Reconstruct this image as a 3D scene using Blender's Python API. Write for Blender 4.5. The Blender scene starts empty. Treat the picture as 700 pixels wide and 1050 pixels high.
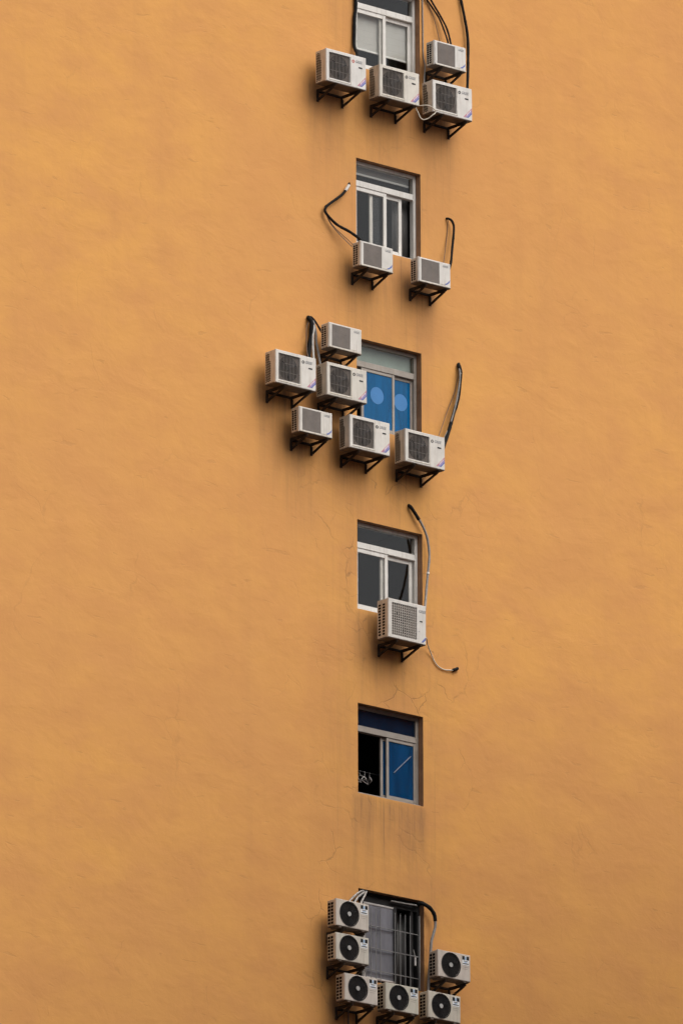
import bpy, bmesh, math, random
from mathutils import Vector, Matrix, noise as mnoise
random.seed(7)
R = math.radians
scene = bpy.context.scene
col = scene.collection

# ------------------------------------------------------------------ helpers
class MB:
    """collects shapes and links them as ONE mesh object"""
    def __init__(s): s.bm = bmesh.new()
    def box(s, x0, x1, y0, y1, z0, z1, bev=0, seg=2):
        r = bmesh.ops.create_cube(s.bm, size=1)
        vs = r['verts']
        for v in vs:
            v.co = Vector(((x0+x1)/2 + v.co.x*(x1-x0), (y0+y1)/2 + v.co.y*(y1-y0), (z0+z1)/2 + v.co.z*(z1-z0)))
        if bev:
            es = list({e for v in vs for e in v.link_edges})
            bmesh.ops.bevel(s.bm, geom=es, offset=bev, segments=seg, affect='EDGES', profile=.5)
        return s
    def bar(s, a, b, w, h=None):
        """square bar from a to b"""
        a, b = Vector(a), Vector(b); h = h or w
        d = (b-a); L = d.length; d.normalize()
        up = Vector((0, 0, 1)) if abs(d.z) < .95 else Vector((0, 1, 0))
        x = d.cross(up).normalized(); z = x.cross(d)
        M = Matrix((x, d, z)).transposed()
        r = bmesh.ops.create_cube(s.bm, size=1)
        for v in r['verts']:
            v.co = (a+b)/2 + M @ Vector((v.co.x*w, v.co.y*L, v.co.z*h))
        return s
    def cyl(s, a, b, rad, n=12, rad2=None):
        a, b = Vector(a), Vector(b); d = b-a
        M = d.to_track_quat('Z', 'Y').to_matrix()
        r = bmesh.ops.create_cone(s.bm, cap_ends=True, segments=n, radius1=rad, radius2=rad if rad2 is None else rad2, depth=d.length)
        for v in r['verts']: v.co = (a+b)/2 + M @ v.co
        return s
    def tube(s, pts, rad, n=8, sub=6):
        """smooth tube through the points (Catmull-Rom), capped"""
        P = [Vector(p) for p in pts]
        Q = []
        for i in range(len(P)-1):
            p0 = P[max(i-1, 0)]; p1 = P[i]; p2 = P[i+1]; p3 = P[min(i+2, len(P)-1)]
            for k in range(sub):
                t = k/sub
                Q.append(.5*((2*p1)+(p2-p0)*t+(2*p0-5*p1+4*p2-p3)*t*t+(3*p1-p0-3*p2+p3)*t**3))
        Q.append(P[-1])
        rings = []; nrm = None
        for i, q in enumerate(Q):
            d = (Q[min(i+1, len(Q)-1)]-Q[max(i-1, 0)]).normalized()
            if nrm is None:
                nrm = d.orthogonal().normalized()
            nrm = (nrm - d*nrm.dot(d)).normalized(); bi = d.cross(nrm)
            rr = rad if rad < .013 else rad*(1+.16*mnoise.noise(q*16)+.08*mnoise.noise(q*41))
            rings.append([s.bm.verts.new(q + (nrm*math.cos(a)+bi*math.sin(a))*rr) for a in [2*math.pi*k/n for k in range(n)]])
        for A, B in zip(rings, rings[1:]):
            for k in range(n):
                f = s.bm.faces.new((A[k], A[(k+1) % n], B[(k+1) % n], B[k])); f.smooth = True
        s.bm.faces.new(rings[0][::-1]); s.bm.faces.new(rings[-1])
        return s
    def disc(s, c, rad, y, thick, n=32):
        return s.cyl((c[0], y, c[1]), (c[0], y+thick, c[1]), rad, n)
    def ring(s, c, r0, r1, y0, y1, n=40):
        """flat ring prism in the xz plane"""
        L = []
        for r, y in ((r0, y0), (r1, y0), (r1, y1), (r0, y1)):
            L.append([s.bm.verts.new((c[0]+r*math.cos(2*math.pi*k/n), y, c[1]+r*math.sin(2*math.pi*k/n))) for k in range(n)])
        for a in range(4):
            A, B = L[a], L[(a+1) % 4]
            for k in range(n): s.bm.faces.new((A[k], A[(k+1) % n], B[(k+1) % n], B[k]))
        return s
    def prism(s, poly, y0, y1):
        A = [s.bm.verts.new((x, y0, z)) for x, z in poly]; B = [s.bm.verts.new((x, y1, z)) for x, z in poly]
        s.bm.faces.new(A); s.bm.faces.new(B[::-1]); n = len(poly)
        for k in range(n): s.bm.faces.new((A[k], B[k], B[(k+1) % n], A[(k+1) % n]))
        return s
    def build(s, name, mat, parent=None, smooth=False):
        bmesh.ops.recalc_face_normals(s.bm, faces=s.bm.faces)
        me = bpy.data.meshes.new(name); s.bm.to_mesh(me); s.bm.free()
        if mat: me.materials.append(mat)
        if smooth:
            for p in me.polygons: p.use_smooth = True
        o = bpy.data.objects.new(name, me); col.objects.link(o)
        if parent: o.parent = parent
        return o

def tag(o, label=None, cat=None, group=None, kind=None):
    for k, v in (('label', label), ('category', cat), ('group', group), ('kind', kind)):
        if v: o[k] = v
    return o
def empty(name, loc):
    o = bpy.data.objects.new(name, None); col.objects.link(o); o.location = loc; return o
def copy_tree(o, parent=None):
    c = o.copy(); col.objects.link(c)
    if parent: c.parent = parent
    for ch in list(o.children): copy_tree(ch, c)
    return c
def lettering(name, text, size, mat, parent, x, y, z, shear=0, weight=.0):
    cu = bpy.data.curves.new(name, 'FONT'); cu.body = text; cu.size = size; cu.extrude = .001; cu.offset = weight; cu.shear = shear
    t = bpy.data.objects.new(name, cu); col.objects.link(t)
    bpy.context.view_layer.update()
    me = bpy.data.meshes.new_from_object(t.evaluated_get(bpy.context.evaluated_depsgraph_get()))
    bpy.data.objects.remove(t); bpy.data.curves.remove(cu)
    me.transform(Matrix.Translation((x, y, z)) @ Matrix.Rotation(math.pi/2, 4, 'X'))
    me.materials.clear(); me.materials.append(mat)
    o = bpy.data.objects.new(name, me); col.objects.link(o); o.parent = parent
    return o

# ------------------------------------------------------------------ materials
def mat(name, rgb, rough=.5, metal=0, var=0.0, vscale=6.0, bump=0.0, bscale=60, spec=.5, tint=False, grime=0.0):
    m = bpy.data.materials.new(name); m.use_nodes = True
    nt = m.node_tree; b = nt.nodes['Principled BSDF']
    b.inputs['Roughness'].default_value = rough; b.inputs['Metallic'].default_value = metal
    b.inputs['Specular IOR Level'].default_value = spec
    b.inputs['Base Color'].default_value = (*rgb, 1)
    N = nt.nodes.new; L = nt.links.new
    src = None
    if var or tint or grime:
        tc = N('ShaderNodeTexCoord'); oi = N('ShaderNodeObjectInfo')
        add = N('ShaderNodeVectorMath'); add.operation = 'ADD'; L(tc.outputs['Object'], add.inputs[0]); L(oi.outputs['Location'], add.inputs[1])
        no = N('ShaderNodeTexNoise'); no.inputs['Scale'].default_value = vscale; no.inputs['Detail'].default_value = 6; no.inputs['Roughness'].default_value = .65
        L(add.outputs[0], no.inputs['Vector'])
        mr = N('ShaderNodeMapRange'); mr.inputs[1].default_value = .3; mr.inputs[2].default_value = .7
        mr.inputs[3].default_value = 1-var; mr.inputs[4].default_value = 1+var*.4
        L(no.outputs['Fac'], mr.inputs[0])
        mx = N('ShaderNodeMix'); mx.data_type = 'RGBA'; mx.blend_type = 'MULTIPLY'; mx.inputs[0].default_value = 1
        mx.inputs[6].default_value = (*rgb, 1); L(mr.outputs[0], mx.inputs[7])
        src = mx.outputs[2]
        if grime:   # rusty water marks and dust, in vertical runs
            mp = N('ShaderNodeMapping'); mp.inputs['Scale'].default_value = (22, 22, 2.2); L(add.outputs[0], mp.inputs[0])
            n2 = N('ShaderNodeTexNoise'); n2.inputs['Scale'].default_value = 1; n2.inputs['Detail'].default_value = 5; L(mp.outputs[0], n2.inputs['Vector'])
            r2 = N('ShaderNodeMapRange'); r2.inputs[1].default_value = .5; r2.inputs[2].default_value = .78; r2.inputs[4].default_value = grime
            L(n2.outputs['Fac'], r2.inputs[0])
            m3 = N('ShaderNodeMix'); m3.data_type = 'RGBA'; L(r2.outputs[0], m3.inputs[0]); L(src, m3.inputs[6]); m3.inputs[7].default_value = (.22, .14, .08, 1)
            src = m3.outputs[2]
        if tint:
            m4 = N('ShaderNodeMix'); m4.data_type = 'RGBA'; m4.blend_type = 'MULTIPLY'; m4.inputs[0].default_value = 1
            L(src, m4.inputs[6]); L(oi.outputs['Color'], m4.inputs[7]); src = m4.outputs[2]
        L(src, b.inputs['Base Color'])
    if bump:
        n3 = N('ShaderNodeTexNoise'); n3.inputs['Scale'].default_value = bscale; n3.inputs['Detail'].default_value = 4
        bp = N('ShaderNodeBump'); bp.inputs['Strength'].default_value = bump; bp.inputs['Distance'].default_value = .01
        L(n3.outputs['Fac'], bp.inputs['Height']); L(bp.outputs['Normal'], b.inputs['Normal'])
    return m

def glass_mat(name, tint=(.95, .95, .94), film=None, cover=0.0, rough=.02):
    """thin window glass: Fresnel reflection over clear tint, with an optional coloured film"""
    m = bpy.data.materials.new(name); m.use_nodes = True
    nt = m.node_tree; nt.nodes.clear(); N = nt.nodes.new; L = nt.links.new
    out = N('ShaderNodeOutputMaterial'); tr = N('ShaderNodeBsdfTransparent'); tr.inputs[0].default_value = (*tint, 1)
    body = tr.outputs[0]
    if film:
        df = N('ShaderNodeBsdfDiffuse')
        tc = N('ShaderNodeTexCoord'); no = N('ShaderNodeTexNoise'); no.inputs['Scale'].default_value = 3.0; no.inputs['Detail'].default_value = 4
        mp = N('ShaderNodeMapping'); mp.inputs['Scale'].default_value = (3, 1, .5); L(tc.outputs['Object'], mp.inputs[0]); L(mp.outputs[0], no.inputs['Vector'])
        cr = N('ShaderNodeMix'); cr.data_type = 'RGBA'; L(no.outputs['Fac'], cr.inputs[0])
        cr.inputs[6].default_value = (*[c*.45 for c in film], 1); cr.inputs[7].default_value = (*[c*1.55 for c in film], 1)
        L(cr.outputs[2], df.inputs[0])
        mx = N('ShaderNodeMixShader'); mx.inputs[0].default_value = cover; L(tr.outputs[0], mx.inputs[1]); L(df.outputs[0], mx.inputs[2]); body = mx.outputs[0]
    gl = N('ShaderNodeBsdfGlossy'); gl.inputs['Roughness'].default_value = rough
    tc2 = N('ShaderNodeTexCoord'); n2 = N('ShaderNodeTexNoise'); n2.inputs['Scale'].default_value = 1.7; L(tc2.outputs['Object'], n2.inputs['Vector'])
    bp = N('ShaderNodeBump'); bp.inputs['Strength'].default_value = .05; bp.inputs['Distance'].default_value = .05; L(n2.outputs['Fac'], bp.inputs['Height']); L(bp.outputs[0], gl.inputs['Normal'])
    lw = N('ShaderNodeLayerWeight'); lw.inputs[0].default_value = .5      # Schlick, the same from both faces of the pane
    pw = N('ShaderNodeMath'); pw.operation = 'POWER'; pw.inputs[1].default_value = 5; L(lw.outputs['Facing'], pw.inputs[0])
    mu = N('ShaderNodeMath'); mu.operation = 'MULTIPLY_ADD'; mu.inputs[1].default_value = .96; mu.inputs[2].default_value = .04; L(pw.outputs[0], mu.inputs[0])
    m2 = N('ShaderNodeMixShader'); L(mu.outputs[0], m2.inputs[0]); L(body, m2.inputs[1]); L(gl.outputs[0], m2.inputs[2]); L(m2.outputs[0], out.inputs[0])
    return m

M = dict(
    casing=mat('unit_casing_paint', (.64, .585, .50), .45, var=.2, vscale=5, tint=True, grime=.65),
    panel=mat('unit_front_paint', (.66, .635, .595), .45, var=.14, vscale=4, tint=True, grime=.30),
    pan=mat('unit_base_pan', (.13, .098, .075), .85, var=.4, vscale=9),
    cavity=mat('fan_cavity_dark', (.030, .024, .020), .9, var=.2, spec=.1),
    shroud=mat('fan_shroud', (.15, .122, .102), .8, var=.25, vscale=9, spec=.2),
    wire=mat('guard_wire', (.165, .14, .122), .6, var=.3, vscale=12),
    louvre=mat('louvre_grey', (.195, .165, .145), .6, var=.22, vscale=7, grime=.2),
    gridw=mat('grid_guard', (.36, .325, .285), .6, var=.2, vscale=7, grime=.2),
    vent=mat('vent_black', (.010, .009, .008), .9, var=.1, spec=.1),
    fan=mat('fan_plastic', (.016, .014, .014), .6, var=.2, spec=.2),
    fanring=mat('fan_guard_black', (.026, .024, .024), .6, var=.2, spec=.2),
    hub=mat('fan_hub_grey', (.45, .44, .42), .5, var=.15),
    ink=mat('ink_dark', (.014, .014, .016), .6, var=.1, spec=.2),
    inkgrey=mat('ink_grey', (.24, .24, .25), .5, var=.1),
    red=mat('ink_red', (.5, .06, .035), .5, var=.1),
    pink=mat('stripe_pink', (.50, .20, .24), .5, var=.15),
    purple=mat('stripe_purple', (.30, .20, .42), .5, var=.15),
    blue=mat('stripe_blue', (.09, .13, .40), .5, var=.15),
    stickerblue=mat('sticker_blue', (.25, .42, .62), .5, var=.1),
    white=mat('sticker_white', (.78, .79, .80), .5, var=.08),
    steel=mat('bracket_steel', (.038, .027, .020), .8, var=.6, vscale=14, spec=.2),
    steelpale=mat('bracket_worn', (.28, .22, .17), .65, var=.45, vscale=14),
    framewhite=mat('frame_white', (.68, .655, .61), .45, var=.15, vscale=3, grime=.25),
    framegrey=mat('frame_old_aluminium', (.33, .29, .25), .45, metal=.1, var=.22, vscale=5, grime=.2),
    framedark=mat('frame_dark', (.022, .021, .021), .6, var=.25, vscale=5, spec=.2),
    framepale=mat('frame_pale_grey', (.45, .42, .40), .5, var=.2),
    bars=mat('grille_bars', (.22, .215, .21), .5, var=.25, vscale=8, grime=.2),
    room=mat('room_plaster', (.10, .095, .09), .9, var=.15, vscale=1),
    blind=mat('blind_grey', (.50, .495, .47), .8, var=.08, vscale=2),
    blinddark=mat('blind_mid_grey', (.30, .295, .285), .8, var=.1, vscale=2),
    blindgreen=mat('blind_green_grey', (.31, .38, .34), .8, var=.15, vscale=2),
    blindwhite=mat('blind_bar_white', (.80, .80, .78), .6, var=.05),
    curtaingrey=mat('curtain_grey', (.13, .125, .12), .9, var=.15, vscale=2),
    curtainblue=mat('curtain_blue', (.03, .17, .42), .85, var=.15, vscale=2),
    bluedark=mat('film_dark_blue', (.02, .05, .12), .6, var=.35, vscale=3),
    sticker_round=mat('round_paper_blue', (.05, .20, .46), .7, var=.08),
    bluebar=mat('blue_rail', (.08, .38, .75), .6, var=.1),
    light_streak=mat('pale_light_streak', (.22, .215, .25), .6, var=.3, vscale=6),
    black=mat('rubber_black', (.009, .009, .009), .75, var=.3, vscale=20, spec=.15),
    pipegrey=mat('insulation_grey', (.27, .25, .23), .65, var=.35, vscale=18, bump=.4, bscale=90),
    pipepale=mat('tape_white', (.62, .59, .54), .6, var=.25, vscale=18, bump=.4, bscale=90),
    pipebrown=mat('cable_brown', (.16, .10, .065), .7, var=.3, vscale=20),
    silver=mat('foil_silver', (.42, .40, .375), .4, metal=.5, var=.6, vscale=24, bump=.6, bscale=120),
    cream=mat('cable_cream', (.60, .54, .44), .6, var=.15, vscale=10),
    concrete=mat('concrete_grey', (.30, .29, .27), .85, var=.25, vscale=.3),
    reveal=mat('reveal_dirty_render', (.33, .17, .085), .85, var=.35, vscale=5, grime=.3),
    brick=mat('added_blocker_brick', (.26, .11, .085), .85, var=.25, vscale=.3),
    asphalt=mat('asphalt', (.055, .055, .057), .9, var=.3, vscale=.8, bump=.3, bscale=30),
    glass=glass_mat('window_glass'),
    glassblue=glass_mat('blue_film_glass', (.12, .45, .85), (.003, .155, .36), .55),
    glassnavy=glass_mat('navy_film_glass', (.40, .60, .88), (.007, .085, .205), .45),
    glassfrost=glass_mat('frosted_grey_glass', (.5, .5, .55), (.19, .19, .21), .92, .12),
)

# --- the ochre render of the facade
def wall_material():
    m = bpy.data.materials.new('ochre_render'); m.use_nodes = True
    nt = m.node_tree; N = nt.nodes.new; L = nt.links.new; b = nt.nodes['Principled BSDF']
    b.inputs['Roughness'].default_value = .82; b.inputs['Specular IOR Level'].default_value = .25
    tc = N('ShaderNodeTexCoord'); P = tc.outputs['Object']
    def nz(scale, detail=6, rough=.6, sc=(1, 1, 1), rot=(0, 0, 0), dist=0):
        mp = N('ShaderNodeMapping'); mp.inputs['Scale'].default_value = sc; mp.inputs['Rotation'].default_value = rot; L(P, mp.inputs[0])
        n = N('ShaderNodeTexNoise'); n.inputs['Scale'].default_value = scale; n.inputs['Detail'].default_value = detail
        n.inputs['Roughness'].default_value = rough; n.inputs['Distortion'].default_value = dist
        L(mp.outputs[0], n.inputs['Vector']); return n.outputs['Fac']
    def rng(x, a, b_, c=0, d=1):
        r = N('ShaderNodeMapRange'); r.interpolation_type = 'SMOOTHSTEP'
        for i, v in enumerate((a, b_, c, d)): r.inputs[1+i].default_value = v
        L(x, r.inputs[0]); return r.outputs[0]
    def mth(op, a, c):
        n = N('ShaderNodeMath'); n.operation = op
        for i, v in enumerate((a, c)):
            if isinstance(v, (int, float)): n.inputs[i].default_value = v
            else: L(v, n.inputs[i])
        return n.outputs[0]
    def mix(f, a, c, mode='MIX'):
        n = N('ShaderNodeMix'); n.data_type = 'RGBA'; n.blend_type = mode
        if isinstance(f, (int, float)): n.inputs[0].default_value = f
        else: L(f, n.inputs[0])
        for i, v in ((6, a), (7, c)):
            if isinstance(v, tuple): n.inputs[i].default_value = (*v, 1)
            else: L(v, n.inputs[i])
        return n.outputs[2]
    # paint: two close ochres in big patches, a mottled finer layer, faint vertical weather runs
    c = mix(rng(nz(.16, 3, .5), .3, .7), (.705, .345, .091), (.660, .320, .098))
    c = mix(mth('MULTIPLY', rng(nz(.33, 5, .6, (1, 1, 1.5), (0, 0, 0), .8), .45, .72), .45), c, (.60, .28, .102))
    c = mix(rng(nz(.9, 8, .62, (1, 1, 1.6)), .32, .72), c, (.620, .290, .093))
    c = mix(mth('MULTIPLY', rng(nz(1, 6, .6, (2.2, 2.2, .10)), .48, .75), .26), c, (.55, .262, .088))
    c = mix(mth('MULTIPLY', rng(nz(7, 6, .7, (1, 1, 1.7)), .55, .78), .20), c, (.50, .235, .072))
    # small dark scuffs lying along the trowel strokes
    sc = rng(nz(4.2, 3, .5, (.55, .55, 2.4), (0, R(9), 0), .6), .665, .72)
    c = mix(mth('MULTIPLY', sc, .19), c, (.38, .19, .075))
    # hairline cracks: warped cell borders, only inside broken patches
    def cracks(scale, width, patch_scale, lo, hi, seed):
        mp = N('ShaderNodeMapping'); mp.inputs['Location'].default_value = (seed, 0, seed*1.7); L(P, mp.inputs[0])
        wn = N('ShaderNodeTexNoise'); wn.inputs['Scale'].default_value = 1.6; wn.inputs['Detail'].default_value = 5; L(mp.outputs[0], wn.inputs['Vector'])
        ws = N('ShaderNodeVectorMath'); ws.operation = 'SCALE'; ws.inputs['Scale'].default_value = .75; L(wn.outputs['Color'], ws.inputs[0])
        wa = N('ShaderNodeVectorMath'); wa.operation = 'ADD'; L(mp.outputs[0], wa.inputs[0]); L(ws.outputs[0], wa.inputs[1])
        v = N('ShaderNodeTexVoronoi'); v.feature = 'DISTANCE_TO_EDGE'; v.inputs['Scale'].default_value = scale; L(wa.outputs[0], v.inputs['Vector'])
        line = rng(v.outputs['Distance'], 0, width, 1, 0)
        pn = N('ShaderNodeTexNoise'); pn.inputs['Scale'].default_value = patch_scale; pn.inputs['Detail'].default_value = 4; L(mp.outputs[0], pn.inputs['Vector'])
        return mth('MULTIPLY', line, rng(pn.outputs['Fac'], lo, hi))
    at = N('ShaderNodeAttribute'); at.attribute_name = 'crackle'
    st = N('ShaderNodeAttribute'); st.attribute_name = 'stain_shade'
    k1 = cracks(.62, .016, .8, .52, .62, 3.1)
    k2 = cracks(1.3, .022, 1.2, .5, .6, 11.7)
    near = mth('MULTIPLY', mth('MAXIMUM', k1, k2), at.outputs['Fac'])
    far = mth('MULTIPLY', k1, .22)
    kk = mth('MAXIMUM', near, far)
    c = mix(mth('MULTIPLY', mth('MULTIPLY', kk, rng(nz(5, 4, .6), .35, .65, .25, 1)), .55), c, (.17, .085, .045))
    # thin runs of grime below sills and units; shade painted in beneath the units
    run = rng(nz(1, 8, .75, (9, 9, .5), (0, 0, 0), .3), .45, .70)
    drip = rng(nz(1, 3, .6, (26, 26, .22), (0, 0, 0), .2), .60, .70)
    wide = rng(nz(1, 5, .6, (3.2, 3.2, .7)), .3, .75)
    dirt_shade = mth('MULTIPLY', st.outputs['Fac'], mth('ADD', mth('ADD', mth('MULTIPLY', run, .34), mth('ADD', .18, mth('MULTIPLY', drip, .42))), mth('MULTIPLY', wide, .34)))
    dirt_shade = mth('MINIMUM', dirt_shade, .86)
    c = mix(dirt_shade, c, (.215, .115, .060))
    L(c, b.inputs['Base Color'])
    # surface relief: broad trowel waves, medium lumps, grain, cracks
    h1 = nz(1.0, 4, .55, (.9, .9, 1.3), (0, R(6), 0), .5)
    h2 = nz(3.0, 4, .58, (.85, .85, 1.3), (0, R(18), 0), .4)
    h3 = nz(24, 5, .7)
    h = mth('ADD', mth('ADD', mth('MULTIPLY', h1, .020), mth('MULTIPLY', h2, .0085)), mth('MULTIPLY', h3, .0016))
    h = mth('SUBTRACT', h, mth('MULTIPLY', kk, .004)); h = mth('SUBTRACT', h, mth('MULTIPLY', sc, .0012))
    bp = N('ShaderNodeBump'); bp.inputs['Strength'].default_value = .8; bp.inputs['Distance'].default_value = 1.0
    L(h, bp.inputs['Height']); L(bp.outputs[0], b.inputs['Normal'])
    return m
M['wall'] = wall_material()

# ------------------------------------------------------------------ setting
MB().box(-1500, 1500, -1500, 1500, -1, 0).build('ground', M['asphalt'])['kind'] = 'structure'

# unseen blocks added to keep low sky off the facade; also in pane reflections
def block(x0, x1, y0, y1, h, label):
    nb = empty('added_sky_blocker', ((x0+x1)/2, (y0+y1)/2, 0)); tag(nb, label, 'building')
    a, b_ = (x1-x0)/2, (y1-y0)/2
    MB().box(-a, a, -b_, b_, 0, h, .05, 1).box(-a-.2, a+.2, -b_-.2, -b_+.05, h, h+.5).box(-a-.2, a+.2, b_-.05, b_+.2, h, h+.5).build('wall', M['brick'], nb)  # walls and parapets of the added unseen block
    for fl in range(16): MB().box(-a+1, a-1, b_+.002, b_+.03, 1.2+3.05*fl, 2.8+3.05*fl).build('added_blocker_window', M['framedark'], nb)
block(-2, 66, -29, -13, 51.0, 'unseen brick block added at right to shade the lower ochre wall')
block(-90, -28, -19, -13, 56, 'unseen brick block added at left to shade the lower ochre wall')

# openings: x range and top height of the six windows in the column
OX0, OX1, OH = .328, 1.692, 1.462
TOPS = [57.345, 54.345, 51.345, 48.345, 45.345, 42.345]

UNITS = [  # key, kind, left edge x, top z
 ('A1', 'big', -.682, 55.856), ('A2', 'big', .443, 55.833), ('A4', 'big', 1.574, 55.815), ('A3', 'small', 1.653, 56.516),
 ('B1', 'small', .070, 52.816), ('B2', 'small', 1.293, 52.798),
 ('C1', 'big', -1.746, 50.646), ('C3', 'big', -.683, 50.647), ('C5', 'big', -.209, 49.874), ('C6', 'big', .951, 49.863),
 ('C2', 'small', -.596, 51.333), ('C4', 'small', -1.212, 49.827), ('D1', 'square', .576, 47.011),
 ('F1', 'fan', -.480, 41.976), ('F2', 'fan', -.482, 41.432), ('F3', 'fan', -.306, 40.811), ('F4', 'fan', .541, 40.792),
 ('F5', 'fan', 1.625, 41.490), ('F6', 'fan', 1.416, 40.798)]
DIM = {'big': (.835, .542, .264, .45), 'small': (.684, .414, .205, .40), 'square': (.790, .638, .270, .45), 'fan': (.680, .430, .215, .40)}

building = empty('apartment_building', (0, 0, 0))
tag(building, 'tall ochre rendered apartment block with one column of small windows', 'building')

def build_wall():
    def breaks(segs, must):
        s = set(round(v, 4) for v in must)
        for a, b_, st in segs:
            n = max(1, round((b_-a)/st))
            for k in range(n+1):
                v = a+(b_-a)*k/n
                if all(abs(v-q) > .012 for q in must): s.add(round(v, 4))
        return sorted(s)
    xs = breaks([(-14, -3, 1.0), (-3, 4, .07), (4, 18, 1.0)], [OX0, OX1])
    zm = [z for t in TOPS for z in (t, t-OH)]
    zs = breaks([(0, 38, 2.0), (38, 60, .08), (60, 66, 1.0)], zm)
    def hole(x, z): return OX0 < x < OX1 and any(t-OH < z < t for t in TOPS)
    bm = bmesh.new(); V = {}
    def vert(i, j):
        if (i, j) not in V: V[i, j] = bm.verts.new((xs[i], 0, zs[j]))
        return V[i, j]
    for i in range(len(xs)-1):
        for j in range(len(zs)-1):
            if not hole((xs[i]+xs[i+1])/2, (zs[j]+zs[j+1])/2):
                bm.faces.new((vert(i, j), vert(i+1, j), vert(i+1, j+1), vert(i, j+1)))
    def quad(*p): bm.faces.new([bm.verts.new(q) for q in p])
    T = .24; n0 = len(bm.faces)
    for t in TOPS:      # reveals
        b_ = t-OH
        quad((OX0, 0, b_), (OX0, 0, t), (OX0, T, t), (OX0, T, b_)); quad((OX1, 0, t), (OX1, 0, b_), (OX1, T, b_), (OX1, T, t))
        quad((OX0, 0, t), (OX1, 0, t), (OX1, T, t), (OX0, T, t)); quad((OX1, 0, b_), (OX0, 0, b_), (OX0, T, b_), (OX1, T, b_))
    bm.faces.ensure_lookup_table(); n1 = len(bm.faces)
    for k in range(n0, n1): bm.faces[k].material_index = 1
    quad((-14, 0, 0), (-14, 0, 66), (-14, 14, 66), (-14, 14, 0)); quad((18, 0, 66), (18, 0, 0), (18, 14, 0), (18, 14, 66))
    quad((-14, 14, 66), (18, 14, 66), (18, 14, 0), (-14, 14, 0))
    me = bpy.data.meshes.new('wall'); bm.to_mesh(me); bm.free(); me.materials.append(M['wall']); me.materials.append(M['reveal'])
    # rain-carried grime below sills and brackets, painted shade under units, and crazed render
    stain_shade = me.attributes.new('stain_shade', 'FLOAT', 'POINT'); cra = me.attributes.new('crackle', 'FLOAT', 'POINT')
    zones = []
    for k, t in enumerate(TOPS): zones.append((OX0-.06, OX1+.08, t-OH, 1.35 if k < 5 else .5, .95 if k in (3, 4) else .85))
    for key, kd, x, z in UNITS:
        w, h, d, y = DIM[kd]; zones.append((x+.05, x+w-.02, z-h-.05, 1.5, .62)); zones.append((x+.0, x+w-.02, z-h+.14, .50, 1.5))  # second zone puts the shade beneath each unit into the wall colour
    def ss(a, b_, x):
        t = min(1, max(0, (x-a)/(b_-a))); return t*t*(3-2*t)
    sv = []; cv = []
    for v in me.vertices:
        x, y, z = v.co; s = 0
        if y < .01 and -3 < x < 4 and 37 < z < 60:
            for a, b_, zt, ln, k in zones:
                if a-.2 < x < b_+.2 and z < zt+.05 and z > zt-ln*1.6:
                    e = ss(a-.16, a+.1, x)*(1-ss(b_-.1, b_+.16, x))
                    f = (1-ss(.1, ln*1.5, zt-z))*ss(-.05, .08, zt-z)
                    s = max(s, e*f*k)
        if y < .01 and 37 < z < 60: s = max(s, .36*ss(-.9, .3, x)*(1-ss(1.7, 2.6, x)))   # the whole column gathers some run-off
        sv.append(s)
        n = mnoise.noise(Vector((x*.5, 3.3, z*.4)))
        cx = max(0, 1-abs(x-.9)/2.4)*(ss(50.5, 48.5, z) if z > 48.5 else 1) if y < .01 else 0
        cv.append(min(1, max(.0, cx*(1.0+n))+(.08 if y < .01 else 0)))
    stain_shade.data.foreach_set('value', sv); cra.data.foreach_set('value', cv)
    o = bpy.data.objects.new('wall', me); col.objects.link(o); o.parent = building
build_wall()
MB().box(-14.2, 18.2, -.2, 14.2, 66, 66.5).box(-14.1, 18.1, -.1, .25, 66.5, 67.3).build('roof', M['concrete'], building)

# ------------------------------------------------------------------ windows (each one a part of the building, with its own sub-parts)
def rect_frame(mb, x0, x1, z0, z1, y0, y1, w, wb=None):
    wb = wb or w
    mb.box(x0, x0+w, y0, y1, z0, z1, .004, 1); mb.box(x1-w, x1, y0, y1, z0, z1, .004, 1)
    mb.box(x0+w, x1-w, y0+.002, y1-.002, z1-w, z1, .004, 1); mb.box(x0+w, x1-w, y0+.002, y1-.002, z0, z0+wb, .004, 1)

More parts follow.
